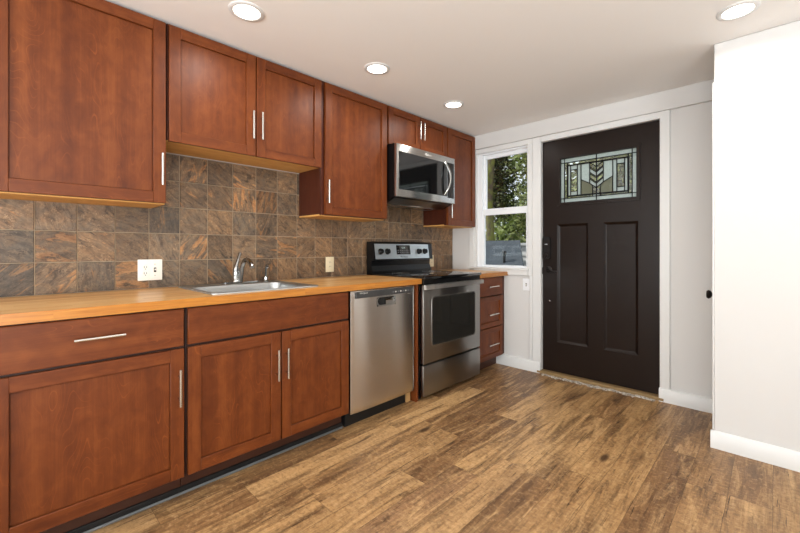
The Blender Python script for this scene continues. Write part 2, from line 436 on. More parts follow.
# the room behind the camera
b = MB(); b.box(0, 1.2, RY-.12, RY, 0, ZC); b.box(4.0, RX, RY-.12, RY, 0, ZC); b.box(1.2, 4.0, RY-.12, RY, 0, .5); b.box(1.2, 4.0, RY-.12, RY, 2.2, ZC)
struct(b.build('wall_rear', 'white_wall', smooth=False))
b = MB(); b.box(RX, RX+.12, RY-.12, -2.2, 0, ZC); b.box(RX, RX+.12, .4, YB, 0, ZC); b.box(RX, RX+.12, -2.2, .4, 2.25, ZC); b.box(RX, RX+.12, -2.2, .4, 0, .3)
struct(b.build('wall_side', 'white_wall', smooth=False))

# trims on the back wall
struct(MB().box(-.02, XR-.001, YB-.027, YB, ZT, ZC-.001, .002).build('trim_1', 'white_wall'))            # proud upper band
b = MB(); b.box(.205, .262, YB-.018, YB, WZ0-.01, ZT-.002, .003); b.box(.262, WX0+.004, YB-.008, YB, WZ0, ZT-.004, .002)
struct(b.build('trim_2', 'trim_white'))                                                                # window casing, left
b = MB(); b.box(.262, .905, YB-.018, YB, WZ1-.004, ZT-.002, .003)
struct(b.build('trim_3', 'trim_white'))                                                                # window head casing
b = MB(); b.box(WX1-.006, .905, YB-.018, YB, .885, WZ1-.004, .003); b.box(.876, .905, YB-.018, YB, .10, .886, .003); b.box(.907, DX0+.006, YB-.022, YB, 0, ZT-.002, .003)
struct(b.build('trim_4', 'trim_white'))                                                                # casings between window and door
b = MB(); b.box(.262, WX1-.006, YB-.022, YB, .885, WZ0+.004, .003); b.box(.205, WX1+.01, YB-.034, YB, WZ0-.012, WZ0+.006, .004)
struct(b.build('trim_5', 'trim_white'))                                                                # sill and apron
b = MB(); b.box(DX0-.005, DX1+.004, YB-.022, YB, DZ1-.005, ZT-.002, .003); b.box(DX1-.002, 1.972, YB-.022, YB, 0, ZT-.002, .003)
struct(b.build('trim_6', 'trim_white'))                                                                # door head and right casing
def basebd(name, x0, x1, y0, y1, face):
    h = .098
    b = MB()
    if face == 'y': b.prism([(y1, 0), (y0, 0), (y0, h-.014), (y0+.007, h-.002), (y0+.011, h), (y1, h)], x0, x1, 0)
    else: b.prism([(x1, 0), (x0, 0), (x0, h-.014), (x0+.007, h-.002), (x0+.011, h), (x1, h)], y0, y1, 1)
    return struct(b.build(name, 'trim_white'))
basebd('baseboard_back', .47, .984, YB-.034, YB, 'y')
basebd('baseboard_back.001', 1.905, XR-.001, YB-.034, YB, 'y')
basebd('baseboard_right', XR-.015, RX, YR-.016, YR, 'y')
# closet door in the side of the right-hand wall block: casing edge, slab and its knob
b = MB(); b.box(XR-.008, XR, YR+.001, YR+.065, .098, 2.09, .002)
struct(b.build('trim_7', 'trim_white'))
d2 = struct(MB().box(XR-.004, XR, YR+.07, YB-.04, .01, 2.05, .001).build('door_2', 'trim_white'))
kn = MB().lathe([(.0, 0), (.027, 0), (.027, .004), (.012, .006), (.011, .018), (.022, .024), (.027, .034), (.022, .043), (0, .046)], (XR-.003, YR+.125, .862), (-1, 0, 0), 20)
kn.build('door_knob', 'bronze', d2)['label'] = 'dark bronze knob'

# threshold, ragged strip of old flooring adhesive, toe-kick edging
struct(MB().box(DX0-.03, DX1+.03, YB-.035, YB+.10, 0, .03, .006).build('trim_8', plain('tan_wood_threshold', (138, 112, 74), .55, bump=.15, bscale=60)))
b = MB(); xx = 1.01; pts_a, pts_b = [], []
while xx < 1.90:
    pts_a.append((xx, YB-.036)); pts_b.append((xx, YB-.055-rnd.uniform(0, .04)*(1.0 if xx < 1.75 else .4))); xx += rnd.uniform(.008, .022)
bm = b.bm
va = [bm.verts.new((x, y, .001)) for x, y in pts_a]; vb = [bm.verts.new((x, y, .001)) for x, y in pts_b]
vc = [bm.verts.new((x, y, .004+rnd.uniform(0, .008))) for x, y in pts_a]; vd = [bm.verts.new((x, y+.004, .002+rnd.uniform(0, .007))) for x, y in pts_b]
for k in range(len(va)-1):
    bm.faces.new((vc[k], vc[k+1], vd[k+1], vd[k])); bm.faces.new((vd[k], vd[k+1], vb[k+1], vb[k])); bm.faces.new((va[k], vb[k], vb[k+1], va[k+1])); bm.faces.new((vc[k], va[k], va[k+1], vc[k+1]))
tt = NT('old_adhesive'); nz = tt.noise(tt.pos(), 60, 4, .7)
tt.P(Base__Color=tt.ramp(nz, [(.38, s2l(96, 80, 62)), (.5, s2l(176, 168, 156)), (.64, s2l(216, 212, 204))]), Roughness=.6)
o = b.build('trim_9', tt.m, smooth=False); struct(o)

# slate backsplash: tiles of their own relief in one surface
P0, ZP, PT = .1008, .9135, .1557
TILE = {  # (row, col): brownness, orange, angle(0-1 of pi)
 (0, 0): (.1, .45, .78), (0, 1): (.45, .5, .75), (0, 2): (.05, .2, .5), (0, 3): (.7, .75, .02), (0, 4): (.15, .05, .3), (0, 5): (.35, .15, .2), (0, 6): (.3, .55, .3), (0, 7): (.5, .2, .3), (0, 8): (.6, .6, .5), (0, 9): (.8, .3, .35), (0, 10): (.7, .3, .3), (0, 11): (.8, .3, .2), (0, 12): (.4, .1, .3),
 (1, 0): (0, .1, .1), (1, 1): (.6, .8, .03), (1, 2): (.7, .2, .2), (1, 3): (.65, .2, .2), (1, 4): (.15, .35, .4), (1, 5): (.2, .55, .68), (1, 6): (.8, .15, .3), (1, 7): (.35, .05, .1), (1, 8): (.4, .45, .05), (1, 9): (.6, .7, .05), (1, 10): (.7, .4, .8), (1, 11): (.7, .2, .2), (1, 12): (.6, .2, .3),
 (2, 0): (.4, .25, .2), (2, 1): (.2, .1, .4), (2, 2): (.1, .25, .2), (2, 3): (.35, .05, .05), (2, 4): (.1, .4, .5), (2, 5): (.3, .1, .3), (2, 6): (.7, .2, .25), (2, 7): (.0, .0, .4), (2, 8): (.45, .45, .6), (2, 9): (.6, .15, .2), (2, 10): (.4, .15, .2), (2, 11): (.5, .2, .3),
 (3, 4): (.2, .1, .2), (3, 5): (.4, .3, .2), (3, 6): (.5, .5, .25), (3, 7): (.55, .55, .45), (3, 8): (.6, .9, .6), (3, 9): (.2, .2, .3),
 (4, 4): (.3, .2, .5), (4, 5): (.5, .5, .6), (4, 6): (.5, .2, .2), (4, 7): (.4, .6, .1), (4, 8): (.45, .2, .1), (4, 9): (.3, .15, .05)}
b = MB(); cl = b.bm.loops.layers.float_color.new('tile'); GR = .0034
def add_tile(ya, yb, za, zb, par):
    if yb-ya < .012 or zb-za < .012: return
    th = .0 + rnd.uniform(-.0012, .0006); bv = .0022; n = 5
    ys = [ya, ya+bv]+[ya+bv+(yb-ya-2*bv)*k/n for k in range(1, n)]+[yb-bv, yb]
    zs = [za, za+bv]+[za+bv+(zb-za-2*bv)*k/n for k in range(1, n)]+[zb-bv, zb]
    ox, oz = rnd.uniform(0, 60), rnd.uniform(0, 60); tone = rnd.random()
    g = [[None]*len(zs) for _ in ys]
    for i, y in enumerate(ys):
        for j, z in enumerate(zs):
            ed = i in (0, len(ys)-1) or j in (0, len(zs)-1)
            dx = -.0245 if ed else -.02+th+rnd.uniform(-.0005, .0005)
            g[i][j] = b.bm.verts.new((dx, y, z))
    for i in range(len(ys)-1):
        for j in range(len(zs)-1):
            f = b.bm.faces.new((g[i][j], g[i+1][j], g[i+1][j+1], g[i][j+1]))
            for l in f.loops:
                l[cl] = (*par, tone); l[b.uv].uv = (l.vert.co.y-ya+ox, l.vert.co.z-za+oz)
YT0, YT1 = -.6, 3.410
for r in range(6):
    za, zb = ZP+PT*r+GR/2, min(ZP+PT*(r+1)-GR/2, 1.694)
    for c in range(-4, 23):
        ya, yb = P0+PT*(c-1)+GR/2, P0+PT*c-GR/2
        ya, yb = max(ya, YT0), min(yb, YT1)
        par = TILE.get((r, c))
        if par is None: par = (rnd.uniform(.2, .75), rnd.choice((.05, .1, .15, .2, .35)), rnd.random())
        add_tile(ya, yb, za, zb, par)
bs = b.build('backsplash', 'slate'); struct(bs)
MB().box(-.028, -.024, YT0, YT1, .915, 1.694).build('grout_bed', 'grout', bs)

# ---------------------------------------------------------------- window
win = struct(MB().ring([(WX0, WZ0), (WX1, WZ0), (WX1, WZ1), (WX0, WZ1)], [(.338, .949), (.846, .949), (.846, 2.103), (.338, 2.103)], YB+.018, YB+.09, 1).build('window_1', 'vinyl'))
def sash(name, z0, z1, yy, gx0, gx1, gz0, gz1):
    s = MB().ring([(.339, z0), (.845, z0), (.845, z1), (.339, z1)], [(gx0, gz0), (gx1, gz0), (gx1, gz1), (gx0, gz1)], yy, yy+.028, 1).build(name, 'vinyl', win)
    MB().box(gx0-.002, gx1+.002, yy+.012, yy+.016, gz0-.002, gz1+.002).build('window_pane', 'glass', s)
sash('upper_sash', 1.512, 2.102, YB+.056, .364, .818, 1.548, 2.064)
sash('lower_sash', .950, 1.538, YB+.026, .360, .822, .972, 1.480)
MB().box(.57, .62, YB+.018, YB+.03, 1.530, 1.544, .003).build('sash_lock', 'vinyl', win)

# ---------------------------------------------------------------- entry door
DY = YB+.018
door = MB()
X0, X1, Z0, Z1 = .990, 1.904, .032, 2.110
GX0, GX1, GZ0, GZ1 = 1.150, 1.747, 1.545, 1.935
PA, PB, PC, PD, PZ0, PZ1 = 1.121, 1.386, 1.505, 1.759, .30, 1.355
y0, y1 = DY, DY+.044
for q in ((X0, PA, Z0, Z1), (PD, X1, Z0, Z1), (PA, PD, Z0, PZ0), (PB, PC, PZ0, PZ1), (PA, PD, PZ1, GZ0-.022), (PA, PD, GZ1+.022, Z1), (PA, GX0-.022, GZ0-.022, GZ1+.022), (GX1+.022, PD, GZ0-.022, GZ1+.022)):
    if q[1] > q[0]: door.box(q[0], q[1], y0, y1, q[2], q[3])
do = struct(door.build('door_1', 'door_brown', smooth=False))
for xa, xb in ((PA, PB), (PC, PD)):
    p = MB().box(xa, xb, y0+.014, y1-.008, PZ0, PZ1)
    lp = [[(xa+d, PZ0+d), (xb-d, PZ0+d), (xb-d, PZ1-d), (xa+d, PZ1-d)] for d in (0, .016, .024)]
    vv = [[p.bm.verts.new((x, y, z)) for x, z in l] for l, y in zip(lp, (y0+.0005, y0+.012, y0+.0145))]
    for l0, l1 in zip(vv, vv[1:]):
        for k in range(4): p.bm.faces.new((l0[k], l0[(k+1) % 4], l1[(k+1) % 4], l1[k]))
    p.build('door_panel', 'door_brown', do, smooth=False)
MB().ring([(GX0-.026, GZ0-.026), (GX1+.026, GZ0-.026), (GX1+.026, GZ1+.026), (GX0-.026, GZ1+.026)], [(GX0, GZ0), (GX1, GZ0), (GX1, GZ1), (GX0, GZ1)], y0-.007, y0+.03, 1).build('glass_frame', 'door_brown', do)
# leaded light: pieces given in (a, t): a = distance from the middle (0..1, mirrored), t = height from the top (0..1)
def gp(s, t): return ((GX0+GX1)/2+s*(GX1-GX0)/2, GZ1-t*(GZ1-GZ0))
gl = {'frost': MB(), 'olive': MB(), 'bevel_glass': MB()}; lead = MB()
def came(p, q, w=.006):
    (xa, za), (xb, zb) = gp(*p), gp(*q); v = Vector((xb-xa, zb-za)); n = Vector((-v.y, v.x)).normalized()*w/2
    lead.prism([(xa+n.x, za+n.y), (xb+n.x, zb+n.y), (xb-n.x, zb-n.y), (xa-n.x, za-n.y)], y0+.010, y0+.022, 1)
def piece(kind, poly, mirror=True):
    for sg in ((1, -1) if mirror else (1,)):
        gl[kind].prism([gp(sg*a, t) for a, t in poly], y0+.014, y0+.018, 1)
        for k in range(len(poly)):
            a, c = poly[k], poly[(k+1) % len(poly)]
            came((sg*a[0], a[1]), (sg*c[0], c[1]))
R = lambda a0, a1, t0, t1: [(a0, t0), (a1, t0), (a1, t1), (a0, t1)]
piece('frost', R(0, .89, 0, .10)); piece('frost', R(0, .89, .91, 1)); piece('frost', R(.89, 1, .10, .91)); piece('frost', R(.89, 1, 0, .10)); piece('frost', R(.89, 1, .91, 1))
piece('bevel_glass', R(.80, .89, .10, .91))
piece('frost', R(.71, .80, .17, .86)); piece('bevel_glass', R(.52, .71, .28, .76)); piece('frost', R(.52, .71, .17, .28)); piece('frost', R(.52, .71, .76, .86))
piece('frost', R(.42, .52, .17, .86))
piece('bevel_glass', R(0, .80, .10, .17)); piece('bevel_glass', R(.10, .80, .86, .91)); piece('frost', R(0, .10, .86, .91))
piece('frost', [(.18, .17), (.42, .17), (.42, .52), (.18, .62)])
piece('olive', [(.10, .68), (.18, .62), (.42, .52), (.42, .86), (.10, .86)])
for k in range(4):
    t0 = .20+k*.12
    piece('frost' if k % 2 else 'bevel_glass', [(0, t0+.08), (.18, t0-.03 if k else .17), (.18, t0+.06), (0, t0+.17)])
piece('bevel_glass', [(0, .17), (.18, .17), (0, .28)])
piece('bevel_glass', [(0, .73), (.18, .62), (.10, .68), (.10, .86), (0, .86)])
came((0, 0), (0, 1), .008); came((-1, .10), (1, .10)); came((-1, .91), (1, .91))
came((-.80, .17), (.80, .17), .012); came((-.80, .86), (.80, .86), .012); came((-.80, .17), (-.80, .86), .014); came((.80, .17), (.80, .86), .014)
for k, lab in (('frost', 'frosted pale glass pieces'), ('olive', 'olive glass pieces'), ('bevel_glass', 'clear textured glass pieces')):
    gl[k].build('leaded_glass', k, do, smooth=False)['label'] = lab
lead.build('lead_came', 'lead', do, smooth=False)
# keypad deadbolt, lever, latch, screw, hinges
kp = MB().prism(rrect(.999, 1.067, 1.04, 1.245, .02, 5), y0-.028, y0, 1).build('keypad_lock', 'lock_black', do); kp['label'] = 'black keypad deadbolt'
MB().box(1.020, 1.045, y0-.0295, y0-.028, 1.172, 1.180).build('keypad_light', plain('lock_label', (190, 194, 196), .4), kp)
MB().lathe([(0, 0), (.016, 0), (.016, .008), (0, .009)], (1.033, y0-.028, 1.075), (0, -1, 0), 16).box(1.027, 1.039, y0-.046, y0-.034, 1.055, 1.095, .004).build('thumb_turn', 'bronze', kp)
lv = MB().lathe([(0, 0), (.030, 0), (.030, .006), (.024, .010), (.012, .012), (.011, .045), (0, .046)], (1.046, y0, .948), (0, -1, 0), 24)
lv.tube([(1.046, y0-.040, .948), (1.065, y0-.046, .946), (1.09, y0-.048, .938), (1.118, y0-.046, .934), (1.135, y0-.042, .934)], [.010, .010, .009, .008, .007], 10)
lv.build('lever_handle', 'bronze', do)['label'] = 'dark bronze lever handle'
MB().box(.984, .992, y0-.012, y0+.004, .905, .965, .002).build('latch_plate', 'bronze', do)
MB().lathe([(0, 0), (.006, 0), (.005, .003), (0, .003)], (1.055, y0, .665), (0, -1, 0), 10).build('screw_head', 'nickel', do)
for z in (1.86, 1.07, .28):
    MB().tube([(1.907, y0-.006, z-.045), (1.907, y0-.006, z+.045)], .006, 8).build('door_hinge', 'nickel', do)
# jamb and stops
b = MB(); b.box(DX0, .988, YB+.0, YB+.10, .03, DZ1); b.box(1.906, DX1, YB, YB+.10, .03, DZ1); b.box(.988, 1.906, YB, YB+.10, 2.112, DZ1)
struct(b.build('trim_10', 'trim_white', smooth=False))

# ================================================================ cabinets
def shaker(y0, y1, z0, z1, xb, parent, name='door', rail=.055, th=.022):
    b = MB(); xf = xb+th; e = .0015
    b.box(xb, xf, y0, y0+rail, z0, z1, e, 2); b.box(xb, xf, y1-rail, y1, z0, z1, e, 2)
    b.box(xb, xf, y0+rail, y1-rail, z0, z0+rail, e, 1); b.box(xb, xf, y0+rail, y1-rail, z1-rail, z1, e, 1)
    d = b.build(name, 'cherry', parent, org=(xb, (y0+y1)/2, (z0+z1)/2))
    MB().box(xb+.001, xf-.014, y0+rail, y1-rail, z0+rail, z1-rail, 0, 2).box(xb+.001, xf-.011, y0+rail+.0025, y1-rail-.0025, z0+rail+.002, z1-rail-.0025, .0008, 2).build('door_panel' if name == 'door' else 'drawer_panel', 'cherry', d)
    return d
def slab(y0, y1, z0, z1, xb, parent, name='drawer'):
    return MB().box(xb, xb+.02, y0, y1, z0, z1, .003, 1).build(name, 'cherry', parent, org=(xb, (y0+y1)/2, (z0+z1)/2))
def pull(xf, y, z0, z1, parent, horizontal=False):
    b = MB(); L = z1-z0
    if horizontal:
        b.tube([(xf+.030, z0, y), (xf+.030, z1, y)], .006, 12)
        for q in (z0+L*.2, z1-L*.2): b.tube([(xf-.001, q, y), (xf+.030, q, y)], .0045, 8)
    else:
        b.tube([(xf+.030, y, z0), (xf+.030, y, z1)], .006, 12)
        for q in (z0+L*.2, z1-L*.2): b.tube([(xf-.001, y, q), (xf+.030, y, q)], .0045, 8)
    return b.build('handle', 'nickel', parent)

XB, XU = .595, .263     # carcass fronts
def carcass(root, x1, y0, y1, z0, z1, under=None, left='cherry_side', mat='cherry_side'):
    MB().box(.002, x1-.018, y0, y1, z0, z1, .001, 2).build('cabinet_body', mat, root)
    MB().box(x1-.018, x1, y0, y1, z0, z1, .001, 2).build('face_frame', 'recess', root)
def upper(y0, y1, z0, label, door_list, under=True):
    r = thing('wall_cabinet', label, 'cabinet', (.13, (y0+y1)/2, z0), 'cherry wall cabinets')
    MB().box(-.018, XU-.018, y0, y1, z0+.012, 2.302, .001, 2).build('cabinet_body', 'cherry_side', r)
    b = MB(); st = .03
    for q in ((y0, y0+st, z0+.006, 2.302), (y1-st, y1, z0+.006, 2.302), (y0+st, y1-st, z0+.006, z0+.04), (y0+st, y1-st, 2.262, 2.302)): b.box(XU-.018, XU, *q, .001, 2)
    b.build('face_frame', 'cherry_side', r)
    MB().box(-.018, XU-.019, y0+.001, y1-.001, z0, z0+.012, .001, 1).build('underside', 'underside', r)['label'] = 'light unstained wood underside'
    for (a, c, za, zb, hy, h0, h1) in door_list:
        d = shaker(a, c, za, zb, XU, r)
        pull(XU+.02, hy, h0, h1, d)
    return r
upper(-.047, .579, 1.365, 'cherry wall cabinet over the counter end, leftmost, with one wide door', [(-.043, .573, 1.370, 2.292, .553, 1.457, 1.618)])
upper(.582, 1.516, 1.696, 'short two-door cherry wall cabinet above the sink', [(.588, 1.046, 1.692, 2.292, 1.022, 1.787, 1.951), (1.053, 1.511, 1.692, 2.292, 1.077, 1.792, 1.956)])
upper(1.518, 2.134, 1.366, 'tall cherry wall cabinet above the dishwasher, left of the microwave', [(1.545, 2.130, 1.376, 2.292, 1.556, 1.452, 1.612)])
upper(2.138, 2.916, 1.982, 'small two-door cherry cabinet directly above the microwave', [(2.149, 2.530, 1.986, 2.292, 2.509, 2.086, 2.240), (2.537, 2.914, 1.986, 2.292, 2.560, 2.086, 2.240)])
upper(2.918, 3.412, 1.356, 'narrow cherry wall cabinet in the corner beside the window', [(2.931, 3.392, 1.362, 2.292, 2.958, 1.43, 1.60)])

def lower(y0, y1, label):
    r = thing('base_cabinet', label, 'cabinet', (.3, (y0+y1)/2, 0), 'cherry base cabinets')
    b = MB(); b.box(-.018, XB-.018, y0, y0+.018, .108, .874, .001, 2); b.box(-.018, XB-.018, y1-.018, y1, .108, .874, .001, 2)
    b.box(-.018, -.008, y0+.018, y1-.018, .108, .874, .001, 2); b.box(-.008, XB-.018, y0+.018, y1-.018, .108, .126, .001, 1)
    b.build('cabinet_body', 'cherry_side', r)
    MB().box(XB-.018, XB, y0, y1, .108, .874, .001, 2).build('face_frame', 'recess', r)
    MB().box(.05, .535, y0+.001, y1-.001, .0, .108, 0, 1).build('toe_kick', 'kick', r)
    return r
r = lower(-.047, .568, 'cherry base cabinet with one wide drawer over one wide door, leftmost')
d = slab(-.043, .561, .700, .868, XB, r); pull(XB+.02, .791, .181, .340, d, True)
d = shaker(-.043, .561, .112, .690, XB, r); pull(XB+.02, .539, .440, .603, d)
r = lower(.570, 1.492, 'two-door cherry sink base cabinet with a fixed drawer front')
d = slab(.577, 1.487, .702, .868, XB, r)
d = shaker(.577, 1.030, .112, .690, XB, r); pull(XB+.02, 1.005, .438, .602, d)
d = shaker(1.037, 1.487, .112, .690, XB, r); pull(XB+.02, 1.060, .438, .602, d)
r = lower(2.925, 3.412, 'narrow three-drawer cherry base cabinet between range and window wall')
d = slab(2.935, 3.365, .697, .868, XB, r); pull(XB+.02, .784, 3.080, 3.250, d, True)
d = shaker(2.935, 3.365, .404, .688, XB, r, 'drawer', .045); pull(XB+.02, .524, 3.080, 3.250, d, True)
d = shaker(2.935, 3.365, .108, .395, XB, r, 'drawer', .045); pull(XB+.02, .242, 3.080, 3.250, d, True)
MB().box(XB, XB+.012, 3.370, 3.411, .108, .874, .001, 2).build('filler_strip', 'cherry_side', r)
# thin cherry end panel between dishwasher and range
b = MB(); b.prism([(.04, 0), (.612, 0), (.612, .874), (.04, .874)], 2.114, 2.137, 1)
tag(b.build('end_panel', 'cherry'), 'thin cherry end panel standing between dishwasher and range', 'panel')
tag(MB().box(.52, .565, 2.062, 2.104, 0, .088, .002).build('wood_block', 'block_wood'), 'small pale wood block on the floor beside the dishwasher kick', 'wood block')
# grey vinyl edging along the toe kicks
b = MB(); b.box(.535, .546, -.047, 1.492, 0, .032, .002)
o = struct(b.build('trim_11', 'matte_black'))
MB().box(.546, .556, -.047, 1.490, .0, .011, .003).build('edge_strip', 'grey_vinyl', o)

# worktops
SX0, SX1, SY0, SY1 = .045, .585, .690, 1.300         # sink outline
HX0, HX1, HY0, HY1 = .09, .545, .715, 1.275
b = MB()
for q in ((-.018, HX0, HY0, HY1), (HX1, .64, HY0, HY1), (-.018, .64, -.05, HY0), (-.018, .64, HY1, 2.147)): b.box(*q, .876, .914)
tag(b.build('worktop', 'butcher', smooth=False), 'long butcher block worktop holding the sink', 'worktop')
tag(MB().box(-.018, .654, 2.922, 3.413, .876, .914, .002).build('worktop', 'butcher'), 'short butcher block worktop in the corner right of the range', 'worktop')

# sink
sk = thing('kitchen_sink', 'stainless drop-in kitchen sink in the butcher block worktop', 'sink', (.315, .995, .914))
outer = rrect(SX0, SX1, SY0, SY1, .025, 5); inner = rrect(.135, .540, .722, 1.268, .06, 5)
b = MB(); bm = b.bm
def loop(pts, z): return [bm.verts.new((x, y, z)) for x, y in pts]
def sc(pts, k, dx=0): 
    cx = sum(p[0] for p in pts)/len(pts); cy = sum(p[1] for p in pts)/len(pts)
    return [(cx+(x-cx)*k+dx, cy+(y-cy)*k) for x, y in pts]
LS = [loop(outer, .9145), loop(sc(outer, .994), .9205), loop(sc(outer, .975), .9215), loop(sc(inner, 1.035), .9195), loop(inner, .914), loop(sc(inner, .985), .90), loop(sc(inner, .95), .76), loop(sc(inner, .86), .748)]
for p, q in zip(LS, LS[1:]):
    for k in range(len(p)):
        k2 = (k+1) % len(p); bm.faces.new((p[k], p[k2], q[k2], q[k]))
bm.faces.new(LS[-1])
b.build('sink_bowl', 'sink_steel', sk)
MB().lathe([(0, 0), (.03, 0), (.042, .003), (.045, .0005)], (.33, .995, .749), (0, 0, 1), 20).build('drain', 'chrome', sk)
# faucet
fz = .9215
fc = thing('faucet', 'chrome single-lever kitchen faucet with a curved spout behind the sink', 'faucet', (.092, 1.04, fz))
b = MB().prism(rrect(.07, .115, .93, 1.15, .02, 5), fz, fz+.008, 2)
b.build('base_plate', 'chrome', fc)
MB().lathe([(0, .006), (.022, .006), (.022, .012), (.017, .02), (.018, .06), (.019, .085), (.015, .100), (0, .104)], (.085, 1.008, fz), (-.02, .05, 1), 20).build('faucet_body', 'chrome', fc)
sp = [(.098, 1.030, fz+.004), (.108, 1.030, fz+.04), (.125, 1.030, fz+.085), (.145, 1.030, fz+.122), (.168, 1.030, fz+.144), (.192, 1.031, fz+.150), (.216, 1.032, fz+.145), (.240, 1.033, fz+.130), (.256, 1.034, fz+.113), (.262, 1.034, fz+.104)]
MB().tube(sp, [.0165, .0155, .0145, .0135, .013, .013, .013, .013, .014, .0145], 14).build('spout', 'chrome', fc)
MB().tube([(.083, 1.013, fz+.095), (.082, 1.018, fz+.125), (.076, 1.028, fz+.150), (.068, 1.038, fz+.170), (.060, 1.046, fz+.184), (.056, 1.050, fz+.188)], [.013, .010, .008, .0085, .011, .007], 10).build('lever', 'chrome', fc)
sy = thing('side_sprayer', 'slim chrome side sprayer standing right of the faucet', 'sprayer', (.092, 1.205, fz))
MB().lathe([(0, 0), (.022, 0), (.022, .004), (.014, .01), (.013, .03), (0, .03)], (.092, 1.205, fz), (0, 0, 1), 18).build('sprayer_base', 'chrome', sy)
MB().tube([(.092, 1.205, fz+.03), (.092, 1.206, fz+.08), (.097, 1.208, fz+.098), (.112, 1.212, fz+.106), (.124, 1.216, fz+.104)], [.010, .012, .015, .013, .009], 12).build('spray_head', 'chrome', sy)

# ---------------------------------------------------------------- dishwasher
dw = thing('dishwasher', 'stainless steel dishwasher under the butcher block worktop', 'dishwasher', (.3, 1.80, 0))
MB().box(.03, .575, 1.504, 2.106, .095, .868).build('tub', 'matte_black', dw)
MB().box(.05, .555, 1.504, 2.058, 0, .094).build('kick_plate', 'matte_black', dw)
# door with a slightly bowed face and a scooped pocket handle
b = MB(); bm = b.bm; ny, nz = 40, 40; ya, yb, za, zb = 1.508, 2.102, .092, .868
pk = (1.805, .80, .088, .05)
grid = []
for i in range(ny+1):
    row = []
    for j in range(nz+1):
        y = ya+(yb-ya)*i/ny; z = za+(zb-za)*j/nz
        u = (y-ya)/(yb-ya)*2-1
        x = .622-.010*abs(u)**3.0 - (.006 if i in (0, ny) or j in (0, nz) else 0)
        row.append(bm.verts.new((x, y, z)))
    grid.append(row)
for i in range(ny):
    for j in range(nz):
        yc = ya+(yb-ya)*(i+.5)/ny; zc = za+(zb-za)*(j+.5)/nz
        if abs(yc-1.805) < .085 and .757 < zc < .815: continue
        bm.faces.new((grid[i][j], grid[i+1][j], grid[i+1][j+1], grid[i][j+1]))
b.box(.578, .604, ya, yb, za, zb)
dd = b.build('dishwasher_door', 'steel_v', dw)
p = MB()
pk_out = rrect(1.714, 1.896, .750, .818, .030, 5); pk_in = rrect(1.724, 1.886, .760, .812, .026, 5)
p.ring(pk_out, pk_in, .612, .6235, 0)
p.build('pocket_rim', 'chrome', dd)
b = MB(); b.prism([(.606, .762), (.6215, .758), (.6215, .785), (.606, .80)], 1.80, 1.884, 1)
b.build('pocket_lip', 'chrome', dd)
MB().box(.6045, .606, 1.718, 1.892, .752, .815).build('pocket_back', 'matte_black', dd)
cp = MB().box(.6165, .6245, 1.540, 2.062, .820, .861, .002).build('control_panel', plain('dark_grey_panel', (58, 58, 58), .35), dd)
for k in range(7):
    MB().box(.6243, .6252, 1.86+k*.025, 1.872+k*.025, .834, .843, .0004).build('button', 'text_light' if k % 2 else 'grey_vinyl', cp)
text('Whirlpool', .016, 'text_light', cp, face_x(.6243, 1.60, .8515), 'lettering', .0005)
def swirl(root, x, y, z, s, mat, tilt=0.):
    b = MB(); pts = []
    for k in range(22):
        t = 2*PI*(k/24)+.7; pts.append((x, y+s*.9*math.cos(t), z+s*.5*math.sin(t)+s*.22*math.cos(t)))
    b.tube(pts, [s*.03+s*.07*math.sin(PI*k/21) for k in range(22)], 6)
    return b.build('emblem', mat, root)
swirl(dd, .6205, 1.80, .208, .020, 'steel_v')
text('Whirlpool', .014, 'text_light', dd, face_x(.6213, 1.812, .207), 'lettering', .0006)

# ---------------------------------------------------------------- range
rg = thing('kitchen_range', 'freestanding stainless electric range with a black glass cooktop', 'range', (.33, 2.533, 0))
A, B_ = 2.150, 2.914
MB().box(.03, .612, A, B_, .03, .90).build('range_body', 'black', rg)
for yy in (A+.04, B_-.04):
    for xx in (.08, .57): MB().lathe([(0, 0), (.018, 0), (.018, .03), (0, .03)], (xx, yy, 0), n=12).build('foot', 'matte_black', rg)
ct = MB().box(.09, .668, A, B_, .905, .928, .006, seg=2).build('cooktop', 'black_glass', rg)
for (cx_, cy_, rr) in ((.24, 2.33, .075), (.24, 2.74, .09), (.50, 2.33, .105), (.50, 2.74, .075)):
    MB().lathe([(rr-.002, .0), (rr-.002, .0006), (rr, .0006), (rr, 0)], (cx_, cy_, .9278), n=40).build('burner_ring', 'steel_dark', ct)
MB().box(.60, .652, A+.004, B_-.004, .868, .905, .003).build('vent_trim', 'black', rg)
# oven door
od = MB().box(.612, .654, A+.004, B_-.004, .275, .862, .006, seg=2).build('oven_door', 'steel_dark', rg)
MB().ring(rrect(2.243, 2.832, .395, .773, .03, 5), rrect(2.251, 2.824, .403, .765, .026, 5), .652, .6575, 0).build('window_trim', 'nickel', od)
MB().prism(rrect(2.251, 2.824, .403, .765, .026, 5), .652, .6565, 0).build('oven_window', 'oven_glass', od)
h = MB().prism([(.668, .834), (.690, .834), (.693, .836), (.692, .866), (.668, .870)], A-.010, B_-.006, 1).build('oven_handle', plain('polished_steel', (236, 233, 229), .3, 1.), od)
for yy in (A+.03, B_-.03): MB().box(.652, .670, yy-.014, yy+.014, .838, .864, .003).build('handle_bracket', 'black', h)
MB().box(.612, .654, A+.004, B_-.004, .032, .262, .006, seg=2).build('storage_drawer', 'steel_dark', rg)
